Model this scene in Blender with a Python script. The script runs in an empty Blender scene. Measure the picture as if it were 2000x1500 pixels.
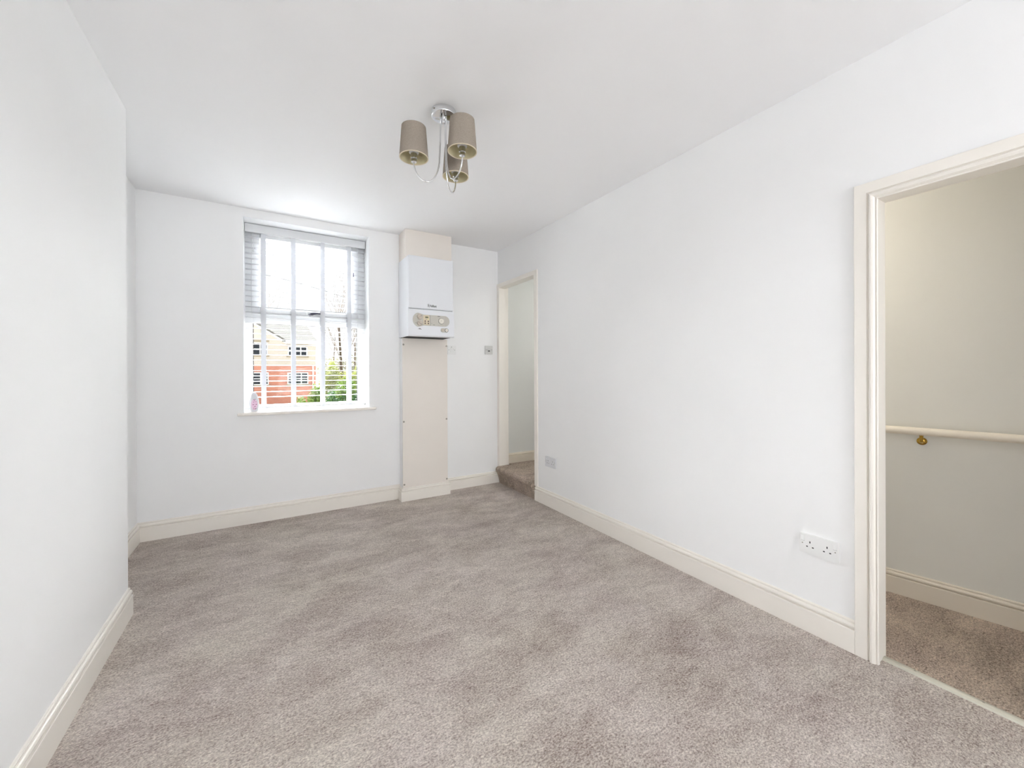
import bpy, bmesh, math, random
import numpy as np
from mathutils import Vector, Matrix, Euler

random.seed(7)
rng = np.random.default_rng(7)
SC = bpy.context.scene
COL = SC.collection

# ------------------------------------------------------------------ dimensions (metres)
XR, YB, XL, XC, YC, H = 2.034, 3.635, -0.779, -0.582, 2.564, 2.40
YREAR = -3.3
WT = 0.076                                    # right wall thickness

# ------------------------------------------------------------------ camera
cam_d = bpy.data.cameras.new('camera')
cam = bpy.data.objects.new('camera', cam_d)
COL.objects.link(cam)
cam_d.sensor_fit = 'HORIZONTAL'
cam_d.sensor_width = 36.0
cam_d.lens = 777.99 / 2000 * 36.0
cam_d.shift_y = -22.46 / 2000
cam_d.clip_start = 0.02
cam_d.clip_end = 2000
yaw, pitch, roll = 0.5451, -0.0015, -0.0036
fw = Vector((math.sin(yaw) * math.cos(pitch), math.cos(yaw) * math.cos(pitch), math.sin(pitch)))
rt = Vector((math.cos(yaw), -math.sin(yaw), 0))
up = rt.cross(fw)
r2 = rt * math.cos(roll) + up * math.sin(roll)
u2 = -rt * math.sin(roll) + up * math.cos(roll)
M = Matrix((r2, u2, -fw)).transposed().to_4x4()
M.translation = (0, 0, 1.1481)
cam.matrix_world = M
SC.camera = cam

# ------------------------------------------------------------------ world: overcast sky
w = bpy.data.worlds.new('overcast_sky')
SC.world = w
w.use_nodes = True
bg = w.node_tree.nodes['Background']
bg.inputs['Color'].default_value = (0.93, 0.96, 1.0, 1)
bg.inputs['Strength'].default_value = 1.0

def area(name, loc, target, size, size_y, power, color=(1, 1, 1)):
    l = bpy.data.lights.new(name, 'AREA')
    l.shape = 'RECTANGLE'
    l.size, l.size_y = size, size_y
    l.energy = power
    l.color = color
    o = bpy.data.objects.new(name, l)
    COL.objects.link(o)
    o.location = loc
    o.rotation_euler = (Vector(target) - Vector(loc)).to_track_quat('-Z', 'Y').to_euler()
    return o

# hazy light of the bright sky behind the houses, coming in through the blind
sun_d = bpy.data.lights.new('hazy_sun', 'SUN')
sun_d.energy = 44.0
sun_d.angle = math.radians(72)
sun_d.color = (0.97, 0.985, 1.0)
sun = bpy.data.objects.new('hazy_sun', sun_d)
COL.objects.link(sun)
sun.rotation_euler = (Vector((0.12, -1, -0.66))).to_track_quat('-Z', 'Y').to_euler()

# added fill light behind the camera, tilted up to bounce off the ceiling
area('rear_fill', (0.85, YREAR - 0.36, 0.95), (0.80, YREAR + 0.24, 1.95), 1.4, 1.3, 94, (0.94, 0.972, 1.0))
# added unseen fill lights for the two landings beyond the doorways
area('landing_fill', (2.36, 1.45, 2.36), (2.36, 1.45, 0), 0.3, 0.3, 8.0, (1.0, 0.94, 0.84))
area('lobby_fill', (3.25, 2.95, 2.36), (3.25, 2.95, 0), 0.3, 0.3, 6.5, (1.0, 0.99, 0.97))

SC.view_settings.view_transform = 'Standard'
SC.view_settings.look = 'None'
SC.view_settings.exposure = 0.42
SC.view_settings.gamma = 1.0
SC.view_settings.use_curve_mapping = False
SC.cycles.use_denoising = True
SC.cycles.max_bounces = 8
SC.cycles.diffuse_bounces = 6
SC.cycles.glossy_bounces = 3
SC.cycles.adaptive_threshold = 0.25
SC.cycles.adaptive_min_samples = 20
SC.cycles.transparent_max_bounces = 24
SC.cycles.caustics_reflective = False
SC.cycles.caustics_refractive = False
SC.cycles.sample_clamp_indirect = 6

# ------------------------------------------------------------------ helpers
def srgb(r, g, b):
    f = lambda c: (c / 255 / 12.92) if c / 255 <= 0.04045 else ((c / 255 + 0.055) / 1.055) ** 2.4
    return (f(r), f(g), f(b), 1)

MATS = {}
def mat(name, col, rough=0.5, metal=0.0, spec=0.5, noise=None, bump=None, transl=0.0):
    """noise=(scale, amount) gives small colour variation, bump=(scale, strength, distance)."""
    m = bpy.data.materials.new(name)
    m.use_nodes = True
    nt = m.node_tree
    b = nt.nodes['Principled BSDF']
    b.inputs['Base Color'].default_value = col
    b.inputs['Roughness'].default_value = rough
    b.inputs['Metallic'].default_value = metal
    b.inputs['Specular IOR Level'].default_value = spec
    if noise or bump:
        tc = nt.nodes.new('ShaderNodeTexCoord')
    if noise:
        n = nt.nodes.new('ShaderNodeTexNoise')
        n.inputs['Scale'].default_value = noise[0]
        n.inputs['Detail'].default_value = 4
        nt.links.new(tc.outputs['Object'], n.inputs['Vector'])
        r = nt.nodes.new('ShaderNodeValToRGB')
        a = noise[1]
        r.color_ramp.elements[0].color = tuple(max(0, c * (1 - a)) for c in col[:3]) + (1,)
        r.color_ramp.elements[1].color = tuple(min(1, c * (1 + a)) for c in col[:3]) + (1,)
        r.color_ramp.elements[0].position = 0.3
        r.color_ramp.elements[1].position = 0.7
        nt.links.new(n.outputs['Fac'], r.inputs['Fac'])
        nt.links.new(r.outputs['Color'], b.inputs['Base Color'])
    if bump:
        n = nt.nodes.new('ShaderNodeTexNoise')
        n.inputs['Scale'].default_value = bump[0]
        n.inputs['Detail'].default_value = 3
        nt.links.new(tc.outputs['Object'], n.inputs['Vector'])
        bp = nt.nodes.new('ShaderNodeBump')
        bp.inputs['Strength'].default_value = bump[1]
        bp.inputs['Distance'].default_value = bump[2]
        nt.links.new(n.outputs['Fac'], bp.inputs['Height'])
        nt.links.new(bp.outputs['Normal'], b.inputs['Normal'])
    if transl:
        t = nt.nodes.new('ShaderNodeBsdfTranslucent')
        t.inputs['Color'].default_value = col
        mx = nt.nodes.new('ShaderNodeMixShader')
        mx.inputs['Fac'].default_value = transl
        nt.links.new(b.outputs[0], mx.inputs[1])
        nt.links.new(t.outputs[0], mx.inputs[2])
        nt.links.new(mx.outputs[0], nt.nodes['Material Output'].inputs['Surface'])
    MATS[name] = m
    return m

mat('wall_paint', srgb(246, 246, 246), 0.75, noise=(3.0, 0.008), bump=(45, 0.05, 0.002))
mat('ceiling_paint', srgb(247, 247, 248), 0.8, noise=(2.0, 0.006), bump=(35, 0.05, 0.002))
mat('trim_gloss', srgb(243, 238, 230), 0.32, noise=(6, 0.01))
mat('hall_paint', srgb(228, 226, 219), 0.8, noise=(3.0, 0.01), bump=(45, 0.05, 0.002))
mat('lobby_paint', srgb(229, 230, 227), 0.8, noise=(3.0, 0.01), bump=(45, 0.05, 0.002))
mat('boxing_paint', srgb(238, 231, 223), 0.55, noise=(5, 0.012), bump=(60, 0.06, 0.001))
mat('hall_trim', srgb(230, 221, 206), 0.4, noise=(6, 0.01))
mat('upvc', srgb(243, 244, 245), 0.3)
mat('blind_slat', srgb(220, 221, 223), 0.4)
mat('blind_tape', srgb(232, 234, 238), 0.85, transl=0.22)
mat('boiler_white', srgb(238, 240, 244), 0.3)
mat('boiler_panel', srgb(206, 203, 194), 0.45)
mat('boiler_knob', srgb(205, 195, 182), 0.4)
mat('dark_gap', srgb(32, 30, 28), 0.7)
mat('seam_grey', srgb(165, 167, 170), 0.6)
mat('ink', srgb(78, 82, 84), 0.5)
mat('button_dark', srgb(80, 62, 66), 0.5)
mat('display_green', srgb(150, 150, 95), 0.3)
mat('lamp_yellow', srgb(236, 232, 170), 0.3)
mat('dial_white', srgb(240, 236, 226), 0.3)
mat('chrome', srgb(225, 226, 228), 0.09, metal=1.0)
mat('steel', srgb(170, 165, 155), 0.35, metal=1.0)
mat('brass', srgb(196, 160, 78), 0.22, metal=1.0)
mat('shade_fabric', srgb(156, 146, 135), 0.95, spec=0.1, noise=(260, 0.10), bump=(420, 0.25, 0.001))
mat('shade_lining', srgb(214, 205, 170), 0.8)
mat('shade_rim', srgb(226, 214, 190), 0.8)
mat('socket_white', srgb(240, 240, 239), 0.3)
mat('socket_grey', srgb(208, 208, 206), 0.35)
mat('socket_pale', srgb(219, 220, 223), 0.35)
mat('socket_hole', srgb(40, 40, 42), 0.8)
mat('red_mark', srgb(190, 50, 50), 0.5)
mat('freshener_body', srgb(214, 214, 219), 0.35)
mat('freshener_pink', srgb(232, 200, 222), 0.45)
mat('freshener_print', srgb(120, 25, 85), 0.5)
mat('handle_metal', srgb(105, 105, 120), 0.3, metal=0.7)
mat('strip_metal', srgb(206, 203, 190), 0.35, metal=0.3)
mat('render_cream', srgb(178, 169, 158), 0.9, noise=(3, 0.03))
mat('stone_sill', srgb(140, 128, 108), 0.9)
mat('house_white', srgb(240, 240, 239), 0.5)
mat('house_glass', srgb(28, 32, 38), 0.08)
mat('bark', srgb(82, 70, 58), 0.95, noise=(8, 0.25))
mat('twig', srgb(140, 132, 126), 0.95)
mat('leaf_dark', srgb(44, 74, 34), 0.6, noise=(6, 0.35), transl=0.25)
mat('leaf_mid', srgb(92, 114, 48), 0.6, noise=(6, 0.3), transl=0.25)
mat('leaf_lime', srgb(140, 146, 80), 0.6, noise=(6, 0.25), transl=0.25)
mat('leaf_grey', srgb(124, 124, 104), 0.7, noise=(6, 0.25), transl=0.2)
mat('grass', srgb(104, 116, 66), 0.9, noise=(4, 0.3))
mat('bounce_ground', srgb(205, 202, 196), 0.9, noise=(1.5, 0.08))  # pale tone chosen to bounce light up through the window
mat('hill', srgb(112, 114, 104), 1.0, noise=(0.15, 0.3))
mat('cable', srgb(110, 110, 112), 0.7)

def glass_mat():
    m = bpy.data.materials.new('window_glass')
    m.use_nodes = True
    nt = m.node_tree
    nt.nodes.remove(nt.nodes['Principled BSDF'])
    t = nt.nodes.new('ShaderNodeBsdfTransparent')
    t.inputs['Color'].default_value = (0.97, 0.98, 0.98, 1)
    g = nt.nodes.new('ShaderNodeBsdfGlossy')
    g.inputs['Roughness'].default_value = 0.02
    mx = nt.nodes.new('ShaderNodeMixShader')
    mx.inputs['Fac'].default_value = 0.004
    nt.links.new(t.outputs[0], mx.inputs[1])
    nt.links.new(g.outputs[0], mx.inputs[2])
    nt.links.new(mx.outputs[0], nt.nodes['Material Output'].inputs['Surface'])
    MATS['window_glass'] = m
glass_mat()

def carpet_mat(name, dark, light, tint):
    m = bpy.data.materials.new(name)
    m.use_nodes = True
    nt = m.node_tree
    L = nt.links.new
    b = nt.nodes['Principled BSDF']
    b.inputs['Roughness'].default_value = 1.0
    b.inputs['Specular IOR Level'].default_value = 0.05
    b.inputs['Sheen Weight'].default_value = 0.15
    tc = nt.nodes.new('ShaderNodeTexCoord')
    def noise(scale, detail, rot=0.0, sc=(1, 1, 1), rough=0.5, dist=0.0):
        mp = nt.nodes.new('ShaderNodeMapping')
        mp.inputs['Rotation'].default_value = (0, 0, rot)
        mp.inputs['Scale'].default_value = sc
        L(tc.outputs['Object'], mp.inputs['Vector'])
        n = nt.nodes.new('ShaderNodeTexNoise')
        n.inputs['Scale'].default_value = scale
        n.inputs['Detail'].default_value = detail
        n.inputs['Roughness'].default_value = rough
        n.inputs['Distortion'].default_value = dist
        L(mp.outputs['Vector'], n.inputs['Vector'])
        return n.outputs['Fac']
    def math_(op, a, bb):
        n = nt.nodes.new('ShaderNodeMath')
        n.operation = op
        for i, v in enumerate((a, bb)):
            if isinstance(v, (int, float)):
                n.inputs[i].default_value = v
            else:
                L(v, n.inputs[i])
        return n.outputs[0]
    big = noise(1.1, 2, 0.2, (0.8, 1.2, 1), 0.5, 0.3)           # trodden areas, shading of the leaning pile put into the colour
    patch = noise(4.2, 4, 0.5, (0.8, 1.25, 1), 0.62, 0.5)       # hand-sized scuffs and leaning pile, its shading painted in
    streak = noise(5.5, 3, -0.25, (0.55, 2.2, 1), 0.6, 1.2)     # brush strokes, tone of the brushed pile painted in
    mid = noise(19, 4, 0.3, (0.75, 1.3, 1), 0.7, 0.5)
    tuft2 = noise(62, 3, 0.4, (0.75, 1.35, 1), 0.65, 0.3)
    tuft = noise(150, 3, 0.0, (0.85, 1.2, 1), 0.75)             # single tufts: mixed fibre colours plus painted shade in the pits
    s = None
    for fac, wgt in ((big, 0.26), (patch, 0.46), (streak, 0.18), (mid, 0.28), (tuft2, 0.46), (tuft, 1.40)):
        t = math_('MULTIPLY', math_('SUBTRACT', fac, 0.5), wgt)
        s = t if s is None else math_('ADD', s, t)
    s = math_('ADD', s, 0.5)
    r = nt.nodes.new('ShaderNodeValToRGB')
    r.color_ramp.elements[0].position = 0.18
    r.color_ramp.elements[0].color = dark
    r.color_ramp.elements[1].position = 0.80
    r.color_ramp.elements[1].color = light
    L(s, r.inputs['Fac'])
    hue = noise(2.3, 2, 1.0)
    mx = nt.nodes.new('ShaderNodeMix')
    mx.data_type = 'RGBA'
    mx.blend_type = 'MULTIPLY'
    mx.inputs[0].default_value = 1.0
    r2_ = nt.nodes.new('ShaderNodeValToRGB')
    r2_.color_ramp.elements[0].position = 0.35
    r2_.color_ramp.elements[0].color = (1.0, 0.962, 0.965, 1)
    r2_.color_ramp.elements[1].position = 0.65
    r2_.color_ramp.elements[1].color = tint
    L(hue, r2_.inputs['Fac'])
    L(r.outputs['Color'], mx.inputs[6])
    L(r2_.outputs['Color'], mx.inputs[7])
    L(mx.outputs[2], b.inputs['Base Color'])
    bp = nt.nodes.new('ShaderNodeBump')
    bp.inputs['Strength'].default_value = 0.9
    bp.inputs['Distance'].default_value = 0.012
    hh = math_('ADD', math_('MULTIPLY', tuft, 1.0), math_('MULTIPLY', tuft2, 0.8))
    hh = math_('ADD', hh, math_('MULTIPLY', streak, 1.5))
    L(hh, bp.inputs['Height'])
    L(bp.outputs['Normal'], b.inputs['Normal'])
    MATS[name] = m
carpet_mat('carpet', srgb(134, 114, 104), srgb(255, 249, 240), (1.0, 0.975, 0.945, 1))
carpet_mat('carpet_shaded', srgb(92, 75, 64), srgb(236, 219, 202), (1.0, 0.98, 0.94, 1))  # shaded copy of the room carpet, the shade put into its colour

def brick_mat():
    m = bpy.data.materials.new('red_brick')
    m.use_nodes = True
    nt = m.node_tree
    b = nt.nodes['Principled BSDF']
    b.inputs['Roughness'].default_value = 0.9
    tc = nt.nodes.new('ShaderNodeTexCoord')
    mp = nt.nodes.new('ShaderNodeMapping')
    mp.inputs['Rotation'].default_value = (math.pi / 2, 0, 0)
    nt.links.new(tc.outputs['Object'], mp.inputs['Vector'])
    t = nt.nodes.new('ShaderNodeTexBrick')
    t.inputs['Color1'].default_value = srgb(158, 84, 64)
    t.inputs['Color2'].default_value = srgb(172, 104, 82)
    t.inputs['Mortar'].default_value = srgb(190, 158, 142)
    t.inputs['Scale'].default_value = 1.0
    t.inputs['Brick Width'].default_value = 0.225
    t.inputs['Row Height'].default_value = 0.075
    t.inputs['Mortar Size'].default_value = 0.009
    nt.links.new(mp.outputs[0], t.inputs['Vector'])
    nt.links.new(t.outputs['Color'], b.inputs['Base Color'])
    MATS['red_brick'] = m
brick_mat()

def roof_mat():
    m = bpy.data.materials.new('roof_tile')
    m.use_nodes = True
    nt = m.node_tree
    b = nt.nodes['Principled BSDF']
    b.inputs['Roughness'].default_value = 0.85
    tc = nt.nodes.new('ShaderNodeTexCoord')
    sx = nt.nodes.new('ShaderNodeSeparateXYZ')
    nt.links.new(tc.outputs['Object'], sx.inputs[0])
    mm = nt.nodes.new('ShaderNodeMath')
    mm.operation = 'MULTIPLY'
    mm.inputs[1].default_value = 1 / 0.19
    nt.links.new(sx.outputs['Z'], mm.inputs[0])
    fr = nt.nodes.new('ShaderNodeMath')
    fr.operation = 'FRACT'
    nt.links.new(mm.outputs[0], fr.inputs[0])
    r = nt.nodes.new('ShaderNodeValToRGB')
    r.color_ramp.elements[0].color = srgb(72, 70, 64)
    r.color_ramp.elements[0].position = 0.1
    r.color_ramp.elements[1].color = srgb(112, 109, 103)
    r.color_ramp.elements[1].position = 0.35
    nt.links.new(fr.outputs[0], r.inputs['Fac'])
    nt.links.new(r.outputs['Color'], b.inputs['Base Color'])
    MATS['roof_tile'] = m
roof_mat()

class MB:
    """collects shapes; build() links them as one mesh object"""
    def __init__(self):
        self.v, self.f, self.s = [], [], []
    def add(self, verts, faces, smooth=False):
        n = len(self.v)
        self.v += [tuple(p) for p in verts]
        self.f += [tuple(i + n for i in f) for f in faces]
        self.s += [smooth] * len(faces)
        return self
    def box(self, x0, x1, y0, y1, z0, z1, M=None):
        vs = [(x, y, z) for x in (x0, x1) for y in (y0, y1) for z in (z0, z1)]
        if M is not None:
            vs = [tuple(M @ Vector(p)) for p in vs]
        return self.add(vs, [(0, 1, 3, 2), (4, 6, 7, 5), (0, 4, 5, 1), (2, 3, 7, 6), (0, 2, 6, 4), (1, 5, 7, 3)])
    def tube(self, pts, r, n=12, cap=True):
        pts = [Vector(p) for p in pts]
        rs = r if isinstance(r, (list, tuple)) else [r] * len(pts)
        rings, prev = [], None
        for i, p in enumerate(pts):
            d = (pts[min(i + 1, len(pts) - 1)] - pts[max(i - 1, 0)]).normalized()
            if prev is None:
                a = Vector((0, 0, 1)) if abs(d.z) < 0.9 else Vector((1, 0, 0))
                u = d.cross(a).normalized()
            else:
                u = (prev - d * prev.dot(d)).normalized()
            prev = u
            v = d.cross(u)
            rings.append([p + (u * math.cos(t) + v * math.sin(t)) * rs[i] for t in [2 * math.pi * k / n for k in range(n)]])
        vs = [q for ring in rings for q in ring]
        fs = [(i * n + k, i * n + (k + 1) % n, (i + 1) * n + (k + 1) % n, (i + 1) * n + k) for i in range(len(pts) - 1) for k in range(n)]
        self.add(vs, fs, True)
        if cap:
            m = len(pts) - 1
            self.add(rings[0], [tuple(reversed(range(n)))])
            self.add(rings[m], [tuple(range(n))])
        return self
    def lathe(self, prof, n=32, M=None, smooth=True, closed=False):
        """prof [(r, z)] about the z axis, ends with r=0 close the shape"""
        vs, idx = [], []
        for r, z in prof:
            if r < 1e-7:
                idx.append([len(vs)] * n)
                vs.append((0, 0, z))
            else:
                idx.append(list(range(len(vs), len(vs) + n)))
                vs += [(r * math.cos(2 * math.pi * k / n), r * math.sin(2 * math.pi * k / n), z) for k in range(n)]
        fs = []
        m = len(prof)
        for i in range(m if closed else m - 1):
            a, b = idx[i], idx[(i + 1) % m]
            for k in range(n):
                f = [a[k], a[(k + 1) % n], b[(k + 1) % n], b[k]]
                g = []
                for q in f:
                    if q not in g:
                        g.append(q)
                if len(g) > 2:
                    fs.append(tuple(g))
        if M is not None:
            vs = [tuple(M @ Vector(p)) for p in vs]
        return self.add(vs, fs, smooth)
    def prism(self, pts2, fn, d0, d1, smooth_side=False):
        """closed 2-D outline swept between depths d0 and d1; fn(u, v, d) -> xyz"""
        n = len(pts2)
        vs = [fn(u, v, d0) for u, v in pts2] + [fn(u, v, d1) for u, v in pts2]
        self.add(vs, [tuple(reversed(range(n))), tuple(range(n, 2 * n))])
        self.add(vs, [(i, (i + 1) % n, n + (i + 1) % n, n + i) for i in range(n)], smooth_side)
        return self
    def sweep(self, path, prof, fn):
        """path 2-D, mitred; prof [(offset to the left of the path, height)] closed outline; fn(u, v, h)"""
        P = [Vector(p) for p in path]
        mit = []
        for i, p in enumerate(P):
            dirs = []
            if i > 0:
                dirs.append((P[i] - P[i - 1]).normalized())
            if i < len(P) - 1:
                dirs.append((P[i + 1] - P[i]).normalized())
            ns = [Vector((-d.y, d.x)) for d in dirs]
            if len(ns) == 1:
                mit.append(ns[0])
            else:
                s = (ns[0] + ns[1])
                mit.append(s / (1 + ns[0].dot(ns[1])))
        k = len(prof)
        vs = []
        for p, m in zip(P, mit):
            for o, h in prof:
                q = p + m * o
                vs.append(fn(q.x, q.y, h))
        fs = [(i * k + j, i * k + (j + 1) % k, (i + 1) * k + (j + 1) % k, (i + 1) * k + j) for i in range(len(P) - 1) for j in range(k)]
        fs += [tuple(reversed(range(k))), tuple(range((len(P) - 1) * k, len(P) * k))]
        return self.add(vs, fs)
    def build(self, name, material, parent=None, bevel=0.0, seg=2, origin=None, fix=True):
        me = bpy.data.meshes.new(name)
        o_ = Vector(origin) if origin is not None else (parent_world(parent) if parent is not None else Vector((0, 0, 0)))
        me.from_pydata([tuple(Vector(p) - o_) for p in self.v], [], self.f)
        me.polygons.foreach_set('use_smooth', self.s)
        if fix:
            bm = bmesh.new()
            bm.from_mesh(me)
            bmesh.ops.recalc_face_normals(bm, faces=bm.faces)
            for ed in bm.edges:
                if len(ed.link_faces) == 2 and ed.calc_face_angle(0.0) > math.radians(38):
                    ed.smooth = False
            bm.to_mesh(me)
            bm.free()
        me.materials.append(MATS[material])
        o = bpy.data.objects.new(name, me)
        COL.objects.link(o)
        if parent is not None:
            o.parent = parent
            o.location = o_ - parent_world(parent)
        else:
            o.location = o_
        if bevel:
            b = o.modifiers.new('bevel', 'BEVEL')
            b.width = bevel
            b.segments = seg
            b.limit_method = 'ANGLE'
            b.angle_limit = math.radians(40)
        return o

def parent_world(o):
    p = Vector((0, 0, 0))
    while o is not None:
        p = p + Vector(o.location)
        o = o.parent
    return p

def tag(o, label=None, cat=None, group=None, kind=None):
    for k, v in (('label', label), ('category', cat), ('group', group), ('kind', kind)):
        if v:
            o[k] = v
    return o

def empty(name, loc):
    o = bpy.data.objects.new(name, None)
    COL.objects.link(o)
    o.location = loc
    o.empty_display_size = 0.05
    return o

def rrect(x0, x1, y0, y1, r, n=5):
    pts = []
    for cx, cy, a in ((x1 - r, y1 - r, 0), (x0 + r, y1 - r, 90), (x0 + r, y0 + r, 180), (x1 - r, y0 + r, 270)):
        for k in range(n + 1):
            t = math.radians(a + 90 * k / n)
            pts.append((cx + r * math.cos(t), cy + r * math.sin(t)))
    return pts

def circle(cx, cy, r, n=24):
    return [(cx + r * math.cos(2 * math.pi * k / n), cy + r * math.sin(2 * math.pi * k / n)) for k in range(n)]

def text_mesh(s, size):
    cu = bpy.data.curves.new('lettering', 'FONT')
    cu.body = s
    cu.size = size
    cu.extrude = 0.0004
    cu.offset = 0.0005
    cu.resolution_u = 3
    o = bpy.data.objects.new('lettering', cu)
    COL.objects.link(o)
    dg = bpy.context.evaluated_depsgraph_get()
    me = bpy.data.meshes.new_from_object(o.evaluated_get(dg))
    bpy.data.objects.remove(o)
    vs = [tuple(v.co) for v in me.vertices]
    fs = [tuple(p.vertices) for p in me.polygons]
    bpy.data.meshes.remove(me)
    return vs, fs

# ================================================================== THE SETTING
# openings
D1Y0, D1Y1, D1Z = -0.18, 0.590, 1.820          # near doorway (clear opening)
D2Y0, D2Y1, D2Z = 2.950, 3.594, 2.018          # far doorway
WX0, WX1, WZ0, WZ1 = -0.178, 0.745, 0.845, 2.338
STEP = 0.175
L_ = 0.024                                      # door lining thickness

mb = MB().box(XL - 0.2, XR + 0.055, YREAR - 0.1, YB + 0.05, -0.08, 0)
tag(mb.build('floor', 'carpet'), 'mauve beige cut pile carpet covering the main room floor', 'floor', kind='structure')
mb = MB().box(XL - 0.3, 3.7, YREAR - 0.3, YB + 0.36, H, H + 0.12)
tag(mb.build('ceiling', 'ceiling_paint'), 'plain white painted ceiling around the three shade light', 'ceiling', kind='structure')

mb = MB()
bx0, bx1, by0, by1 = XL - 0.2, XR + WT, YB, YB + 0.34
mb.box(bx0, WX0, by0, by1, -0.05, H).box(WX1, bx1, by0, by1, -0.05, H)
mb.box(WX0, WX1, by0, by1, -0.05, WZ0 - 0.02).box(WX0, WX1, by0, by1, WZ1, H)
tag(mb.build('wall_back', 'wall_paint'), 'white painted end wall around the blind covered window', 'wall', kind='structure')

mb = MB()
x0, x1 = XR, XR + WT
mb.box(x0, x1, YREAR - 0.1, D1Y0 - L_, -0.05, H)
mb.box(x0, x1, D1Y0 - L_, D1Y1 + L_, D1Z + L_, H)
mb.box(x0, x1, D1Y1 + L_, D2Y0 - L_, -0.05, H)
mb.box(x0, x1, D2Y0 - L_, D2Y1 + L_, D2Z + L_, H)
mb.box(x0, x1, D2Y1 + L_, YB, -0.05, H)
tag(mb.build('wall_right', 'wall_paint'), 'long white painted wall with two doorways and two sockets', 'wall', kind='structure')

mb = MB().box(XL - 0.2, XL, YREAR - 0.1, YB, -0.05, H)
tag(mb.build('wall_left', 'wall_paint'), 'white recessed alcove wall beside the end wall', 'wall', kind='structure')
mb = MB().box(XL, XC, 0.95, YC, -0.05, H)
tag(mb.build('wall_chimney_breast', 'wall_paint'), 'white projecting chimney breast wall at the picture edge', 'wall', kind='structure')
mb = MB()
mb.box(XL - 0.2, 0.10, YREAR - 0.12, YREAR, -0.05, H).box(1.60, XR + WT, YREAR - 0.12, YREAR, -0.05, H)
mb.box(0.10, 1.60, YREAR - 0.12, YREAR, -0.05, 0.3).box(0.10, 1.60, YREAR - 0.12, YREAR, 2.34, H)  # opening added in the unseen wall for the fill light
tag(mb.build('wall_rear', 'wall_paint'), 'white wall behind the camera with an opening added for fill light', 'wall', kind='structure')

# ---- skirting boards
def skirt_profile(h=0.13, d=0.018):
    k = h / 0.13
    return [(0, 0), (d, 0), (d, 0.0925 * k), (d - 0.0015, 0.0945 * k), (d - 0.0105, 0.0950 * k), (d - 0.0115, 0.0970 * k), (d - 0.0105, 0.0995 * k),
            (d - 0.0045, 0.1005 * k), (d - 0.0025, 0.1035 * k), (d - 0.0022, 0.1090 * k), (d - 0.0045, 0.1150 * k), (d - 0.0080, 0.1180 * k), (d - 0.0125, 0.1185 * k),
            (d - 0.0125, 0.1200 * k), (d - 0.0100, 0.1215 * k), (d - 0.0100, 0.1255 * k), (d - 0.0125, 0.1290 * k), (0, h)]
flat = lambda u, v, h: (u, v, h)
def skirting(name, path, label, h=0.13, parent=None, z=0.0, material='trim_gloss'):
    o = MB().sweep(path, skirt_profile(h), lambda u, v, hh: (u, v, hh + z)).build(name, material, parent)
    if parent is None:
        tag(o, label, 'skirting board', kind='structure')
    return o
BX0, BX1 = 1.003, 1.430                          # pipe boxing
LBY = 3.533                                      # face of its lower panel
skirting('baseboard_back', [(BX0, YB), (XL, YB), (XL, YC + 0.0)], 'cream gloss skirting board running under the window into the alcove')
skirting('baseboard_back_corner', [(XR, YB), (BX1, YB)], 'short cream skirting board between the pipe boxing and the carpeted step', 0.118)
skirting('baseboard_left', [(XC, YC), (XC, 0.95)], 'cream gloss skirting board along the chimney breast')
skirting('baseboard_right', [(XR, D1Y1 + 0.0702), (XR, D2Y0 - 0.006)], 'long cream gloss skirting board between the two doorways')

# ---- near doorway: lining, architrave, threshold strip
CW = 0.074
def casing_profile_moulded():
    return [(0, 0), (0, 0.016), (0.002, 0.018), (0.040, 0.018), (0.042, 0.012), (0.0445, 0.011), (0.047, 0.013), (0.0475, 0.019), (0.050, 0.0225),
            (0.055, 0.0235), (0.061, 0.021), (0.065, 0.0165), (0.0675, 0.013), (0.0685, 0.0155), (0.072, 0.0155), (0.074, 0.013), (0.074, 0)]
wallfn = lambda u, v, h: (XR - h, u, v)
d1 = empty('door_1', (XR, 0.5 * (D1Y0 + D1Y1), 0))
tag(d1, 'near open doorway with moulded cream architrave onto the landing', 'doorway', kind='structure')
e = CW - 0.004
path = [(D1Y0 - e, 0), (D1Y0 - e, D1Z + e), (D1Y1 + e, D1Z + e), (D1Y1 + e, 0)]
# profile offset runs to the left of the path, so walk it the other way round
MB().sweep([(D1Y0 - e, 0.0), (D1Y0 - e, D1Z + e), (D1Y1 + e, D1Z + e), (D1Y1 + e, 0.0)], [(-o, h) for o, h in casing_profile_moulded()], wallfn).build('architrave', 'trim_gloss', d1)
for nm, b in (('door_jamb', (XR - 0.0005, XR + WT + 0.002, D1Y1, D1Y1 + L_, 0, D1Z + L_)), ('door_jamb', (XR - 0.0005, XR + WT + 0.002, D1Y0 - L_, D1Y0, 0, D1Z + L_)),
              ('door_head', (XR - 0.0005, XR + WT + 0.002, D1Y0, D1Y1, D1Z, D1Z + L_))):
    MB().box(*b).build(nm, 'trim_gloss', d1, bevel=0.002)
ts = MB().prism([(-0.017, 0), (0.017, 0), (0.014, 0.006), (0.004, 0.009), (-0.004, 0.009), (-0.014, 0.006)], lambda u, v, d: (2.086 + u, d, v), D1Y0, D1Y1).build('threshold_strip', 'strip_metal', d1)
ts['label'] = 'pale metal carpet strip'
for y in (0.50, 0.33, 0.16, -0.02):
    MB().lathe([(0, 0.0092), (0.0035, 0.0092), (0.0035, 0.0085)], 8, Matrix.Translation((2.086, y, 0.0006))).build('screw', 'steel', ts)

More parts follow.
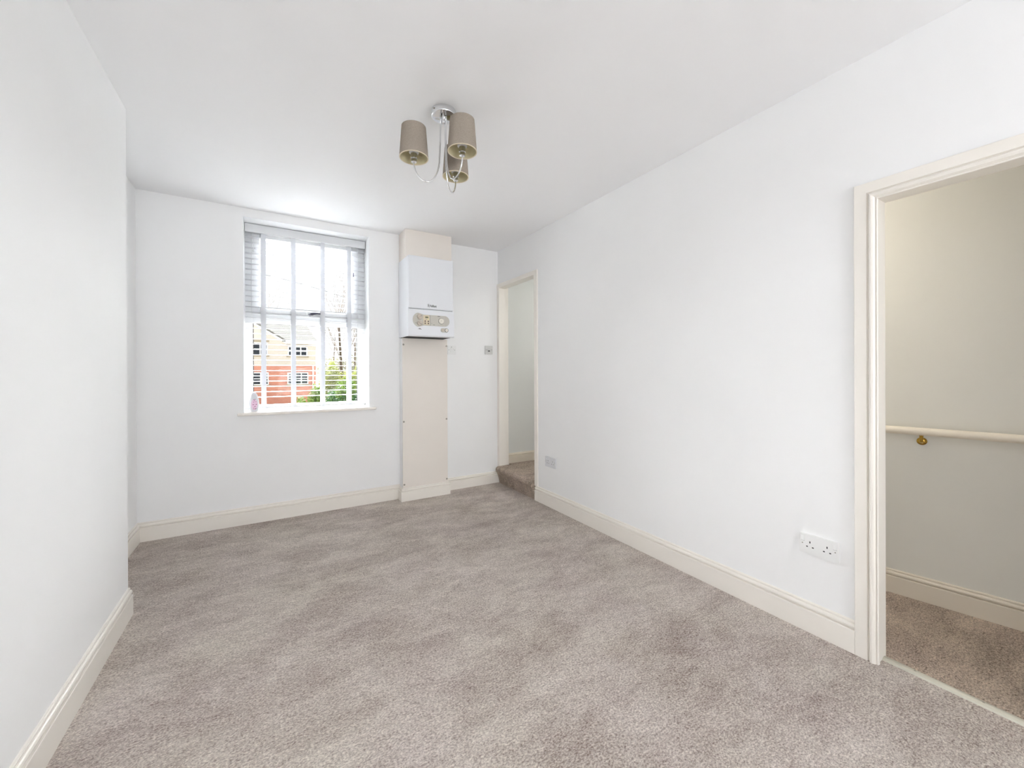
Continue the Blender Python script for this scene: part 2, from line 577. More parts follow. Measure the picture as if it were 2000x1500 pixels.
# ---- far doorway: plain narrow architrave, lining
d2 = empty('door_2', (XR, 0.5 * (D2Y0 + D2Y1), STEP))
tag(d2, 'narrow far doorway in the corner with plain cream frame above a step', 'doorway', kind='structure')
cw2 = 0.044
prof2 = [(0, 0), (0, 0.009), (0.002, 0.011), (0.030, 0.015), (0.040, 0.015), (0.042, 0.013), (0.042, 0)]
MB().sweep([(D2Y0 - cw2 + 0.002, 0.131), (D2Y0 - cw2 + 0.002, D2Z + cw2 - 0.002), (YB - 0.001, D2Z + cw2 - 0.002)], [(-o, h) for o, h in prof2], wallfn).build('architrave', 'trim_gloss', d2)
MB().box(XR - 0.012, XR, D2Y1 - 0.002, YB - 0.001, STEP - 0.02, D2Z + 0.001).build('architrave', 'trim_gloss', d2, bevel=0.0015)
for nm, b in (('door_jamb', (XR - 0.0005, XR + WT - 0.014, D2Y1, D2Y1 + L_, 0, D2Z + L_)), ('door_jamb', (XR - 0.0005, XR + WT + 0.002, D2Y0 - L_, D2Y0, 0, D2Z + L_)),
              ('door_head', (XR - 0.0005, XR + WT + 0.002, D2Y0, D2Y1, D2Z, D2Z + L_)), ('door_stop', (XR + WT - 0.016, XR + WT + 0.03, D2Y1 + 0.006, D2Y1 + 0.06, STEP, D2Z + 0.01))):
    MB().box(*b).build(nm, 'trim_gloss', d2, bevel=0.002)

# ---- carpeted step under the far doorway
st = [(XR + 0.14, -0.02), (XR - 0.006, -0.02), (XR - 0.008, 0.0), (XR - 0.020, 0.055), (XR - 0.040, 0.110)]
nose = [(XR - 0.026 + 0.030 * math.cos(math.radians(a)), 0.143 + 0.032 * math.sin(math.radians(a))) for a in (215, 195, 175, 155, 135, 112, 90)]
prof = st + nose + [(XR + 0.14, STEP)]
mb = MB()
ys = [D2Y0 + 0.001, D2Y0 + 0.02, 3.2, D2Y1 - 0.02, D2Y1 - 0.001]
n = len(prof)
vs = [(x, y, z) for y in ys for x, z in prof]
fs = [(i * n + j, i * n + (j + 1) % n, (i + 1) * n + (j + 1) % n, (i + 1) * n + j) for i in range(len(ys) - 1) for j in range(n)]
fs += [tuple(range(n)), tuple(range((len(ys) - 1) * n, len(ys) * n))]
mb.add(vs, fs, True)
mb.s = [(k % n) in range(4, n - 2) if k < (len(ys) - 1) * n else False for k in range(len(fs))]
# the nosing returns past the frame towards the end wall
nb = [(x, z) for x, z in prof if x < XR - 0.013]
tag(mb.build('carpeted_step', 'carpet_shaded'), 'carpeted step with rounded nosing under the narrow corner doorway', 'step', kind='structure')

# ---- landing beyond the near doorway
hx = lambda y: 2.759 + 0.185 * (0.764 - y)
mb = MB().box(XR + 0.055, 3.6, -1.2, 2.3, -0.08, 0.0)
tag(mb.build('floor_landing', 'carpet_shaded'), 'same carpet on the landing beyond the near doorway, coloured darker for shade', 'floor', kind='structure')
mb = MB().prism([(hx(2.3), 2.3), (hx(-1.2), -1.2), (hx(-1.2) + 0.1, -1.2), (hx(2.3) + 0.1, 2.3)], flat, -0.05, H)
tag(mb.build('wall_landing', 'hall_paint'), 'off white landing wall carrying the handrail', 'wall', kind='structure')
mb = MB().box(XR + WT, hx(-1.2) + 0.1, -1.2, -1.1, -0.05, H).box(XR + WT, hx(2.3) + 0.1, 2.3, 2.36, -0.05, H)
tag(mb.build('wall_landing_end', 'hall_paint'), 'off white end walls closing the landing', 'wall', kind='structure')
skirting('baseboard_landing', [(hx(-1.1), -1.1), (hx(2.28), 2.28)], 'cream skirting board on the landing below the handrail', 0.118, material='hall_trim')

# ---- stair lobby beyond the far doorway
WY2 = 3.652
mb = MB().box(XR + 0.14, 3.5, 2.42, WY2 + 0.02, STEP - 0.08, STEP).box(XR + WT, XR + 0.14, 2.42, D2Y0 - L_, STEP - 0.08, STEP)
tag(mb.build('floor_lobby', 'carpet_shaded'), 'carpet of the raised lobby behind the corner step', 'floor', kind='structure')
mb = MB().box(XR + WT, 3.6, WY2, WY2 + 0.1, -0.05, H)
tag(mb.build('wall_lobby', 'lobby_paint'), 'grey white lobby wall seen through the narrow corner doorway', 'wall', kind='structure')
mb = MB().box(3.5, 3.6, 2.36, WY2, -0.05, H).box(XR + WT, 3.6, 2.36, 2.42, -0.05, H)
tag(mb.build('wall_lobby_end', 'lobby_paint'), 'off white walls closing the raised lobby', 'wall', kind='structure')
skirting('baseboard_lobby', [(3.5, WY2), (XR + WT + 0.04, WY2)], 'cream skirting board of the raised lobby', 0.105, z=STEP, material='hall_trim')

# ---- window: reveal linings, frame, sash, glass, handle, sill
w1 = empty('window_1', ((WX0 + WX1) / 2, YB + 0.15, WZ0))
tag(w1, 'white framed window with a transom behind the venetian blind', 'window', kind='structure')
FY0, FY1 = YB + 0.215, YB + 0.285
MB().box(WX0, WX0 + 0.006, YB + 0.001, FY0, WZ0, WZ1).build('reveal_lining', 'upvc', w1)
MB().box(WX1 - 0.006, WX1, YB + 0.001, FY0, WZ0, WZ1).build('reveal_lining', 'upvc', w1)
MB().box(WX0 + 0.006, WX1 - 0.006, YB + 0.001, FY0, WZ1 - 0.006, WZ1).build('reveal_lining', 'upvc', w1)
GX0, GX1, GZ0 = -0.122, 0.684, 0.884
TZ0, TZ1 = 1.556, 1.640
fr = MB()
fr.box(WX0 + 0.001, GX0, FY0, FY1, WZ0 + 0.001, WZ1 - 0.007).box(GX1, WX1 - 0.001, FY0, FY1, WZ0 + 0.001, WZ1 - 0.007)
fr.box(GX0, GX1, FY0, FY1, WZ0 + 0.001, GZ0).box(GX0, GX1, FY0, FY1, WZ1 - 0.07, WZ1 - 0.007).box(GX0, GX1, FY0, FY1, TZ0, TZ1)
fr.build('window_frame', 'upvc', w1, bevel=0.004)
SX0, SX1, SZ0, SZ1 = GX0 - 0.008, GX1 + 0.004, 1.622, WZ1 - 0.040
sh = MB()
sy0, sy1 = FY0 - 0.016, FY0 + 0.03
s_ = 0.060
sh.box(SX0, SX0 + s_, sy0, sy1, SZ0, SZ1).box(SX1 - s_, SX1, sy0, sy1, SZ0, SZ1)
sh.box(SX0 + s_, SX1 - s_, sy0, sy1, SZ0, SZ0 + s_).box(SX0 + s_, SX1 - s_, sy0, sy1, SZ1 - s_, SZ1)
sash = sh.build('window_sash', 'upvc', w1, bevel=0.005)
MB().box(GX0, GX1, FY0 + 0.034, FY0 + 0.040, GZ0, TZ0).build('window_pane', 'window_glass', w1)
MB().box(SX0 + s_, SX1 - s_, FY0 + 0.010, FY0 + 0.016, SZ0 + s_, SZ1 - s_).build('window_pane', 'window_glass', sash)
for x in (GX0 + 0.003, GX1 - 0.003):
    MB().box(x - 0.003, x + 0.003, FY0 + 0.026, FY0 + 0.034, GZ0, TZ0).build('gasket', 'dark_gap', w1)
MB().box(GX0 + 0.006, GX1 - 0.006, FY0 + 0.026, FY0 + 0.034, TZ0 - 0.005, TZ0).build('gasket', 'dark_gap', w1)
hd = MB().box(0.268, 0.310, sy0 - 0.010, sy0, 1.630, 1.668).build('handle_base', 'upvc', sash, bevel=0.004)
MB().tube([(0.292, sy0 - 0.008, 1.643), (0.292, sy0 - 0.026, 1.643), (0.298, sy0 - 0.032, 1.645), (0.318, sy0 - 0.033, 1.652), (0.345, sy0 - 0.033, 1.655), (0.378, sy0 - 0.033, 1.655)], [0.012, 0.012, 0.0125, 0.010, 0.007, 0.005], 12).build('window_handle', 'handle_metal', sash)
sl = MB().box(-0.214, 0.793, YB - 0.032, YB, WZ0 - 0.022, WZ0).box(WX0, WX1, YB - 0.001, FY0, WZ0 - 0.022, WZ0)
sl.build('window_sill', 'trim_gloss', w1, bevel=0.006, seg=3)
# frame of the added window behind the camera, put in for fill light
w2 = empty('added_window', (0.85, YREAR - 0.06, 0.3))
tag(w2, 'tall unseen window added behind the camera to let fill light in', 'window', kind='structure')
fr = MB()
for a, b in ((0.10, 0.16), (1.54, 1.60)):
    fr.box(a, b, YREAR - 0.1, YREAR - 0.04, 0.3, 2.34)
fr.box(0.10, 1.60, YREAR - 0.1, YREAR - 0.04, 0.3, 0.36).box(0.10, 1.60, YREAR - 0.1, YREAR - 0.04, 2.28, 2.34)
fr.build('window_frame', 'upvc', w2)

# ================================================================== THINGS
# ---- venetian blind
BY = YB + 0.168                                   # centre of the slats
bl = empty('venetian_blind', (0.284, BY, WZ0))
tag(bl, 'white venetian blind with wide slats and fabric tapes in the window', 'blind')
bx0_, bx1_ = WX0 + 0.0095, WX1 - 0.0105
SY = -1.0
MB().box(bx0_ - 0.002, bx1_ + 0.002, BY - 0.040, BY - 0.028, 2.263, 2.3295).build('valance', 'blind_slat', bl, bevel=0.004)
MB().box(bx0_, bx1_, BY - 0.027, BY + 0.027, 2.272, 2.326).build('headrail', 'blind_slat', bl)
pitch_s = 0.0427
slat_me = None
tilt = math.radians(1.2)
nsl = 31
for i in range(nsl):
    z = 2.232 - i * pitch_s
    if slat_me is None:
        mb = MB()
        prof = [(-0.025, -0.0012), (0.025, -0.0012), (0.025, 0.0014), (0.012, 0.0022), (-0.012, 0.0022), (-0.025, 0.0014)]
        ca, sa = math.cos(tilt), math.sin(tilt)
        prof = [(a * ca - b * sa, a * sa + b * ca) for a, b in prof]
        mb.prism(prof, lambda u, v, d: (d, u, v), bx0_, bx1_)
        so = mb.build('slat', 'blind_slat', bl, origin=(0.284, 0, 0))
        slat_me = so.data
    else:
        so = bpy.data.objects.new('slat', slat_me)
        COL.objects.link(so)
        so.parent = bl
    so.location = Vector((0.284, BY, z)) - Vector(bl.location)
zb = 0.868
MB().prism(rrect(-0.025, 0.025, zb - 0.008, zb + 0.010, 0.006, 3), lambda u, v, d: (d, BY + u, v), bx0_, bx1_).build('bottom_rail', 'blind_slat', bl)
for xc in (-0.046, 0.166, 0.387, 0.601):
    for yy in (BY - 0.0275, BY + 0.0275):
        MB().box(xc - 0.0175, xc + 0.0175, yy - 0.0005, yy + 0.0005, zb + 0.004, 2.275).build('ladder_tape', 'blind_tape', bl)
    # tape gathered around the bottom rail and pinned by a plug
    MB().add([(xc - 0.019, BY - 0.0285, zb + 0.03), (xc + 0.019, BY - 0.0285, zb + 0.03), (xc + 0.021, BY - 0.029, zb + 0.002), (xc + 0.008, BY - 0.028, zb - 0.012), (xc - 0.008, BY - 0.028, zb - 0.012), (xc - 0.021, BY - 0.029, zb + 0.002),
              (xc - 0.019, BY - 0.0262, zb + 0.03), (xc + 0.019, BY - 0.0262, zb + 0.03), (xc + 0.021, BY - 0.0262, zb + 0.002), (xc + 0.008, BY - 0.026, zb - 0.012), (xc - 0.008, BY - 0.026, zb - 0.012), (xc - 0.021, BY - 0.0262, zb + 0.002)],
             [(0, 1, 2, 3, 4, 5), (11, 10, 9, 8, 7, 6)] + [(i, (i + 1) % 6, 6 + (i + 1) % 6, 6 + i) for i in range(6)]).build('tape_end', 'blind_tape', bl)
for xc, zz in ((-0.112, 2.14), (0.664, 1.72), (0.672, 1.66)):
    pc = MB().tube([(xc, BY - 0.031, 2.25), (xc + 0.001, BY - 0.032, (2.25 + zz) / 2), (xc, BY - 0.031, zz)], 0.0012, 6).build('pull_cord', 'blind_tape', bl)
    MB().lathe([(0, 0.0), (0.006, 0.002), (0.0065, 0.012), (0.003, 0.034), (0, 0.036)], 12, Matrix.Translation((xc, BY - 0.031, zz - 0.03))).build('tassel', 'blind_slat', pc)
MB().box(0.632, 0.639, BY - 0.034, BY - 0.029, 2.000, 2.035).build('cord_clip', 'handle_metal', bl)

# ---- air freshener on the sill
fx, fy, fz = -0.109, 3.712, WZ0
fresh = empty('air_freshener', (fx, fy, fz))
tag(fresh, 'small grey plastic air freshener with pink patterned front on the sill', 'air freshener')
def fw_(t):                                       # half width along the height 0..1
    ks = [(0, 0.020), (0.04, 0.0235), (0.2, 0.030), (0.4, 0.033), (0.55, 0.0315), (0.72, 0.026), (0.88, 0.019), (0.96, 0.0135), (1.0, 0.006)]
    for (a, b), (c, d) in zip(ks, ks[1:]):
        if t <= c:
            s = (t - a) / (c - a)
            return b + (d - b) * s
    return ks[-1][1]
mb = MB()
N, K = 24, 22
vs, HF = [], 0.150
for i in range(K):
    t = i / (K - 1)
    a = fw_(t)
    b = a * 0.46
    for k in range(N):
        th = 2 * math.pi * k / N
        c, s = math.cos(th), math.sin(th)
        vs.append((fx + a * math.copysign(abs(c) ** 0.8, c), fy + b * math.copysign(abs(s) ** 0.8, s), fz + HF * t))
fs = [(i * N + k, i * N + (k + 1) % N, (i + 1) * N + (k + 1) % N, (i + 1) * N + k) for i in range(K - 1) for k in range(N)]
fs += [tuple(range(N)), tuple(range((K - 1) * N, K * N))]
mb.add(vs, fs, True)
body = mb.build('body', 'freshener_body', fresh)
def fpatch(u, v, d):                               # u: -1..1 of the width, v: 0..1 of the height, on the front face
    a = fw_(v)
    s = math.sqrt(max(0, 1 - (abs(u)) ** 2.5)) ** 0.8
    return (fx + a * u, fy - a * 0.46 * s - d, fz + HF * v)
pts = [(0.66 * math.cos(t), 0.37 + 0.29 * math.sin(t)) for t in [2 * math.pi * k / 28 for k in range(28)]]
mb = MB()
vs = [fpatch(0.02, 0.37, 0.0006)]
for q in (0.5, 1.0):
    vs += [fpatch(0.02 + u * q, 0.37 + (v - 0.37) * q, 0.0006) for u, v in pts]
n = len(pts)
fs = [(0, 1 + i, 1 + (i + 1) % n) for i in range(n)] + [(1 + i, 1 + n + i, 1 + n + (i + 1) % n, 1 + (i + 1) % n) for i in range(n)]
mb.add(vs, fs, True).build('front_window', 'freshener_pink', body)
mb = MB()
for u, v, s, sh_ in ((-0.10, 0.62, 1.3, 3), (0.18, 0.64, 1.3, 3), (0.05, 0.58, 1.0, 3), (-0.15, 0.50, 0.8, 8), (0.15, 0.51, 0.7, 8), (0.42, 0.51, 0.7, 8), (-0.20, 0.37, 1.5, 3), (0.12, 0.39, 0.9, 3),
                     (0.42, 0.38, 1.5, 3), (0.17, 0.28, 1.0, 8), (-0.08, 0.24, 0.6, 8), (-0.08, 0.155, 0.9, 8), (0.30, 0.155, 1.5, 3), (0.52, 0.17, 0.6, 8)):
    pp = [(u + 0.105 * s * math.sin(2 * math.pi * k / sh_), v + 0.026 * s * math.cos(2 * math.pi * k / sh_)) for k in range(sh_)]
    mb.add([fpatch(a, b, 0.0014) for a, b in pp], [tuple(range(sh_))])
mb.build('printed_pattern', 'freshener_print', body)

# ---- pipe boxing under and above the boiler
px = empty('pipe_boxing', (0.5 * (BX0 + BX1), YB, 0))
tag(px, 'cream painted boxed in pipe casing running from floor to ceiling', 'boxing')
MB().box(BX0 + 0.002, 1.436, 3.440, YB - 0.001, 2.1475, H - 0.001).build('upper_box', 'boxing_paint', px, bevel=0.002)
MB().box(BX0 + 0.004, BX1 - 0.004, LBY + 0.009, YB - 0.001, 0.10, 1.4545).build('lower_box', 'wall_paint', px)
pnl = MB().box(BX0 + 0.001, BX1 - 0.001, LBY, LBY + 0.009, 0.112, 1.4545).build('front_panel', 'boxing_paint', px, bevel=0.0015)
for x, z in ((1.013, 1.395), (1.420, 1.394), (1.014, 0.707), (1.418, 0.708), (1.017, 0.146), (1.419, 0.143)):
    sc = MB().lathe([(0.0085, 0.0), (0.0080, 0.0022), (0.0045, 0.0040), (0.0, 0.0042)], 16, Matrix.Translation((x, LBY, z)) @ Matrix.Rotation(math.pi / 2, 4, 'X')).build('screw', 'steel', pnl)
    MB().box(x - 0.0030, x + 0.0030, LBY - 0.0046, LBY - 0.0040, z - 0.0006, z + 0.0006).build('screw_slot', 'dark_gap', sc)
skirting('skirting', [(BX1 + 0.0, YB - 0.018), (BX1 + 0.0, LBY), (BX0 - 0.0, LBY), (BX0 - 0.0, YB - 0.018)], '', 0.118, parent=px)

# ---- boiler
bo = empty('wall_boiler', (1.2045, YB, 1.45))
tag(bo, 'white wall hung gas boiler with control panel beside the window', 'boiler')
X0, X1, Z0, Z1, ZS = 1.000, 1.409, 1.456, 2.146, 1.694
FYB = 3.335
MB().box(X0, X1, FYB + 0.012, YB - 0.002, Z0 + 0.004, Z1).build('casing', 'boiler_white', bo, bevel=0.006, seg=3)
MB().box(X0 + 0.0005, X1 - 0.0005, FYB, FYB + 0.03, ZS + 0.002, Z1 - 0.0005).build('front_cover', 'boiler_white', bo, bevel=0.007, seg=3)
# lower control flap, slightly fuller than the cover above
prof = [(FYB + 0.03, Z0), (FYB - 0.004, Z0), (FYB - 0.010, Z0 + 0.010), (FYB - 0.009, Z0 + 0.09), (FYB - 0.004, ZS - 0.025), (FYB + 0.003, ZS - 0.004), (FYB + 0.03, ZS - 0.003)]
flap = MB().prism(prof, lambda u, v, d: (d, u, v), X0 - 0.005, X1 + 0.002).build('control_flap', 'boiler_white', bo, bevel=0.003)
MB().box(X0 + 0.006, X1 - 0.006, FYB + 0.010, FYB + 0.030, ZS - 0.004, ZS + 0.003).build('seam_gap', 'seam_grey', bo)
MB().box(X0 + 0.012, X1 - 0.012, FYB + 0.012, YB - 0.02, Z0 + 0.001, Z0 + 0.008).build('bottom_grille', 'dark_gap', bo)
def ff(z):                                        # y of the flap's face at height z
    for (y0, z0), (y1, z1) in zip(prof[1:], prof[2:]):
        if z0 <= z <= z1:
            return y0 + (y1 - y0) * (z - z0) / (z1 - z0)
    return FYB
fl = lambda u, v, d: (u, ff(v) - d, v)
# control panel outline: bulge around the two knobs and a long pill to the right
pts = []
for k in range(15):                               # left bulge, top to bottom
    a = math.radians(100 + 160 * k / 14)
    pts.append((1.090 + 0.056 * math.cos(a), 1.5975 + 0.0615 * math.sin(a)))
pts += [(1.112, 1.545), (1.130, 1.5505)]
for k in range(13):
    a = math.radians(-90 + 180 * k / 12)
    pts.append((1.322 + 0.045 * math.cos(a), 1.5975 + 0.047 * math.sin(a)))
pts += [(1.130, 1.6445), (1.112, 1.650)]
cp = MB().prism(pts, fl, -0.002, 0.003).build('control_panel', 'boiler_panel', flap, bevel=0.001)
def disc(cx, cz, r, d0, d1, name, material, parent, n=24):
    return MB().prism(circle(cx, cz, r, n), lambda u, v, d: (u, ff(cz) - d, v), d0, d1).build(name, material, parent)
# only three levels: the pieces of the panel hang on the flap beside it
for cx, cz, rot in ((1.095, 1.6245, -38), (1.095, 1.5690, 42)):
    MB().lathe([(0.0240, 0.0), (0.0235, 0.009), (0.021, 0.011), (0, 0.011)], 28, Matrix.Translation((cx, ff(cz) - 0.003, cz)) @ Matrix.Rotation(math.pi / 2, 4, 'X')).build('control_knob', 'boiler_knob', flap)
    Mx = Matrix.Translation((cx, ff(cz) - 0.014, cz)) @ Matrix.Rotation(math.radians(rot), 4, 'Y')
    MB().box(-0.020, 0.020, -0.006, 0.002, -0.0045, 0.0045, Mx).build('knob_grip', 'boiler_knob', flap, bevel=0.002)
    MB().box(0.006, 0.020, -0.0066, -0.006, -0.0009, 0.0009, Mx).build('knob_mark', 'ink', flap)
MB().prism([(1.186, 1.551), (1.188, 1.551), (1.188, 1.644), (1.186, 1.644)], fl, 0.0025, 0.0036).build('panel_seam', 'ink', flap)
MB().prism([(1.3315, 1.552), (1.333, 1.552), (1.333, 1.643), (1.3315, 1.643)], fl, 0.0025, 0.0034).build('panel_seam', 'boiler_knob', flap)
MB().prism(rrect(1.126, 1.182, 1.556, 1.640, 0.004, 2), fl, 0.002, 0.0036).build('display_plate', 'shade_rim', flap)
MB().prism(rrect(1.143, 1.171, 1.616, 1.629, 0.002, 2), fl, 0.003, 0.0046).build('display', 'display_green', flap)
dv = MB()
for k in range(3):
    x = 1.1465 + k * 0.0078
    dv.prism([(x, 1.6185), (x + 0.0055, 1.6185), (x + 0.0055, 1.6265), (x, 1.6265)], fl, 0.0044, 0.0049)
dv.build('display_digits', 'ink', flap)
MB().prism(circle(1.169, 1.6055, 0.0055, 16), fl, 0.003, 0.005).build('indicator_lamp', 'lamp_yellow', flap)
MB().prism(circle(1.143, 1.6055, 0.0022, 10), fl, 0.003, 0.0045).build('indicator_lamp', 'ink', flap)
MB().prism(circle(1.155, 1.6055, 0.0022, 10), fl, 0.003, 0.0045).build('indicator_lamp', 'ink', flap)
for cx, cz in ((1.142, 1.5885), (1.1705, 1.5875), (1.142, 1.5705), (1.1705, 1.5695)):
    disc(cx, cz, 0.0057, 0.003, 0.0062, 'button', 'button_dark', flap, 14)
disc(1.289, 1.597, 0.0275, 0.0025, 0.0042, 'timer_ring', 'ink', flap, 32)
disc(1.289, 1.597, 0.0250, 0.003, 0.009, 'timer_dial', 'dial_white', flap, 32)
disc(1.289, 1.597, 0.0150, 0.008, 0.0105, 'timer_hub', 'dial_white', flap, 24)
MB().box(1.2882, 1.2898, ff(1.597) - 0.0112, ff(1.597) - 0.0104, 1.594, 1.604).build('timer_hand', 'ink', flap)
tk = MB()
for k in range(24):
    a = 2 * math.pi * k / 24
    c, s = math.cos(a), math.sin(a)
    q = [(0.0205, -0.0004), (0.0238, -0.0004), (0.0238, 0.0004), (0.0205, 0.0004)]
    tk.add([(1.289 + r * c - t * s, ff(1.597) - 0.0093, 1.597 + r * s + t * c) for r, t in q], [(0, 1, 2, 3)])
tk.build('timer_ticks', 'ink', flap)
MB().prism(rrect(1.256, 1.279, 1.6355, 1.6395, 0.0008, 2), fl, 0.003, 0.0036).build('printed_caption', 'ink', flap)
MB().prism(rrect(1.262, 1.279, 1.5530, 1.5562, 0.0008, 2), fl, 0.003, 0.0036).build('printed_caption', 'boiler_knob', flap)
MB().prism(rrect(1.207, 1.236, 1.567, 1.588, 0.009, 4), fl, 0.002, 0.0045).build('timer_switch', 'boiler_panel', flap)
MB().prism(rrect(1.213, 1.229, 1.5585, 1.5615, 0.0008, 2), fl, 0.003, 0.0036).build('printed_caption', 'ink', flap)
disc(1.199, 1.572, 0.0022, 0.003, 0.0036, 'printed_caption', 'ink', flap, 8)
MB().prism([(1.060, 1.628), (1.067, 1.626), (1.066, 1.630)], fl, 0.003, 0.0036).build('printed_caption', 'ink', flap)
MB().prism([(1.056, 1.568), (1.064, 1.567), (1.061, 1.572)], fl, 0.003, 0.0036).build('printed_caption', 'ink', flap)
MB().prism(rrect(1.283, 1.354, 1.4995, 1.5365, 0.018, 7), fl, -0.001, 0.0022).build('gauge_plate', 'boiler_panel', flap)
disc(1.338, 1.518, 0.0165, 0.002, 0.006, 'pressure_gauge', 'ink', flap, 24)
disc(1.338, 1.518, 0.0140, 0.004, 0.0066, 'gauge_face', 'dial_white', flap, 24)
Mx = Matrix.Translation((1.338, ff(1.518) - 0.0068, 1.518)) @ Matrix.Rotation(math.radians(40), 4, 'Y')
MB().box(-0.001, 0.011, -0.0004, 0, -0.0007, 0.0007, Mx).build('gauge_needle', 'red_mark', flap)
disc(1.303, 1.518, 0.0135, 0.002, 0.005, 'reset_button', 'boiler_knob', flap, 20)
em = MB()
em.prism([(1.078, 1.5185), (1.090, 1.5225), (1.104, 1.5195), (1.112, 1.5145), (1.098, 1.5165), (1.088, 1.5175)], fl, -0.0005, 0.0008)
em.prism([(1.088, 1.5245), (1.097, 1.5265), (1.104, 1.5235), (1.096, 1.5225)], fl, -0.0005, 0.0008)
em.build('flap_emblem', 'ink', flap)
# maker's lettering on the cover: a boxed mark followed by the name
vs, fs = text_mesh('Vaillant', 0.0245)
xs = [v[0] for v in vs]
k = 0.0635 / (max(xs) - min(xs))
lt = MB()
lt.add([(1.1865 + (x - min(xs)) * k, FYB - 0.0004 - z, 1.7160 + y * 1.16) for x, y, z in vs], fs)
for b in ((1.1700, 1.1722, 1.7150, 1.7400), (1.1700, 1.1835, 1.7378, 1.7400), (1.1815, 1.1835, 1.7100, 1.7300), (1.1752, 1.1790, 1.7190, 1.7345), (1.1722, 1.1760, 1.7150, 1.7170)):
    lt.box(b[0], b[1], FYB - 0.0008, FYB, b[2], b[3])
lt.build('maker_lettering', 'ink', bo)

# ---- ceiling light with three arms
CX, CY = 0.717, 1.806
cl = empty('ceiling_light', (CX, CY, H))
tag(cl, 'chrome ceiling light with three curved arms and taupe fabric shades', 'ceiling light')
can = MB().lathe([(0, H - 0.028), (0.052, H - 0.028), (0.0575, H - 0.0265), (0.0595, H - 0.022), (0.0595, H - 0.0005), (0, H - 0.0005)], 48, Matrix.Translation((CX, CY, 0))).build('ceiling_rose', 'chrome', cl)
for a in (200, 20):
    t = math.radians(a)
    MB().lathe([(0.0045, 0), (0.004, 0.003), (0, 0.004)], 12, Matrix.Translation((CX + 0.0593 * math.cos(t), CY + 0.0593 * math.sin(t), H - 0.013)) @ Matrix.Rotation(t, 4, 'Z') @ Matrix.Rotation(math.pi / 2, 4, 'Y')).build('screw', 'steel', can)
MB().lathe([(0, H - 0.060), (0.010, H - 0.058), (0.013, H - 0.050), (0.013, H - 0.028), (0, H - 0.027)], 20, Matrix.Translation((CX, CY, 0))).build('centre_boss', 'chrome', can)
offs = [Vector((0.574 - CX, 1.836 - CY)), Vector((0.749 - CX, 1.679 - CY)), Vector((0.822 - CX, 1.906 - CY))]
for o2 in offs:
    d = o2.normalized()
    R_ = 0.141
    pt = lambda r, z: (CX + d.x * r, CY + d.y * r, z)
    path = [pt(0.016, H - 0.03), pt(0.0165, H - 0.09), pt(0.0175, H - 0.15), pt(0.0195, H - 0.20)]
    cr = 0.5 * (0.021 + R_)
    for k in range(0, 25):
        a = math.radians(180 + 180 * k / 24)
        b_ = 0.125 if k <= 12 else 0.078
        path.append(pt(cr + (cr - 0.021) * math.cos(a), 2.051 + b_ * (1 + math.sin(a))))
    path.append(pt(R_, 2.150))
    arm = MB().tube(path, 0.0036, 12).build('arm', 'chrome', cl)
    T = Matrix.Translation((CX + d.x * R_, CY + d.y * R_, 0))
    MB().lathe([(0, 2.130), (0.009, 2.130), (0.013, 2.134), (0.0135, 2.146), (0.011, 2.150), (0, 2.150)], 20, T).build('cup', 'chrome', arm)
    MB().lathe([(0, 2.150), (0.0155, 2.150), (0.0155, 2.174), (0, 2.174)], 20, T).build('lamp_holder', 'chrome', arm)
    MB().lathe([(0, 2.1742), (0.0205, 2.1742), (0.0225, 2.177), (0.0225, 2.181), (0.013, 2.184), (0.013, 2.200), (0, 2.200)], 24, T).build('shade_ring', 'socket_white', arm)
    rb, rtp, zb_, zt_ = 0.0665, 0.0560, 2.153, 2.296
    shd = MB().lathe([(rb, zb_), (rtp, zt_), (rtp - 0.0012, zt_), (rb - 0.0012, zb_)], 48, T, closed=True).build('shade', 'shade_fabric', cl)
    MB().lathe([(rb - 0.0018, zb_ + 0.001), (rtp - 0.0018, zt_ - 0.001), (rtp - 0.0024, zt_ - 0.001), (rb - 0.0024, zb_ + 0.001)], 48, T, closed=True).build('shade_lining', 'shade_lining', shd)
    MB().lathe([(rb + 0.0004, zb_ - 0.0008), (rb + 0.0003, zb_ + 0.0012), (rb - 0.0036, zb_ + 0.0022), (rb - 0.0040, zb_ - 0.0008)], 48, T, closed=True).build('shade_rim', 'shade_rim', shd)
    for a in (30, 150, 270):
        sp = MB()
        t = math.radians(a)
        c, s = math.cos(t), math.sin(t)
        sp.tube([tuple(T @ Vector((0.021 * c, 0.021 * s, 2.179))), tuple(T @ Vector((0.045 * c, 0.045 * s, 2.186))), tuple(T @ Vector((0.0622 * c, 0.0622 * s, 2.190)))], 0.0013, 6)
        sp.build('shade_strut', 'shade_rim', shd)
    MB().lathe([(0, 2.258), (0.010, 2.255), (0.017, 2.244), (0.0175, 2.232), (0.013, 2.214), (0.0095, 2.2005), (0, 2.2005)], 20, T).build('bulb', 'dial_white', arm)

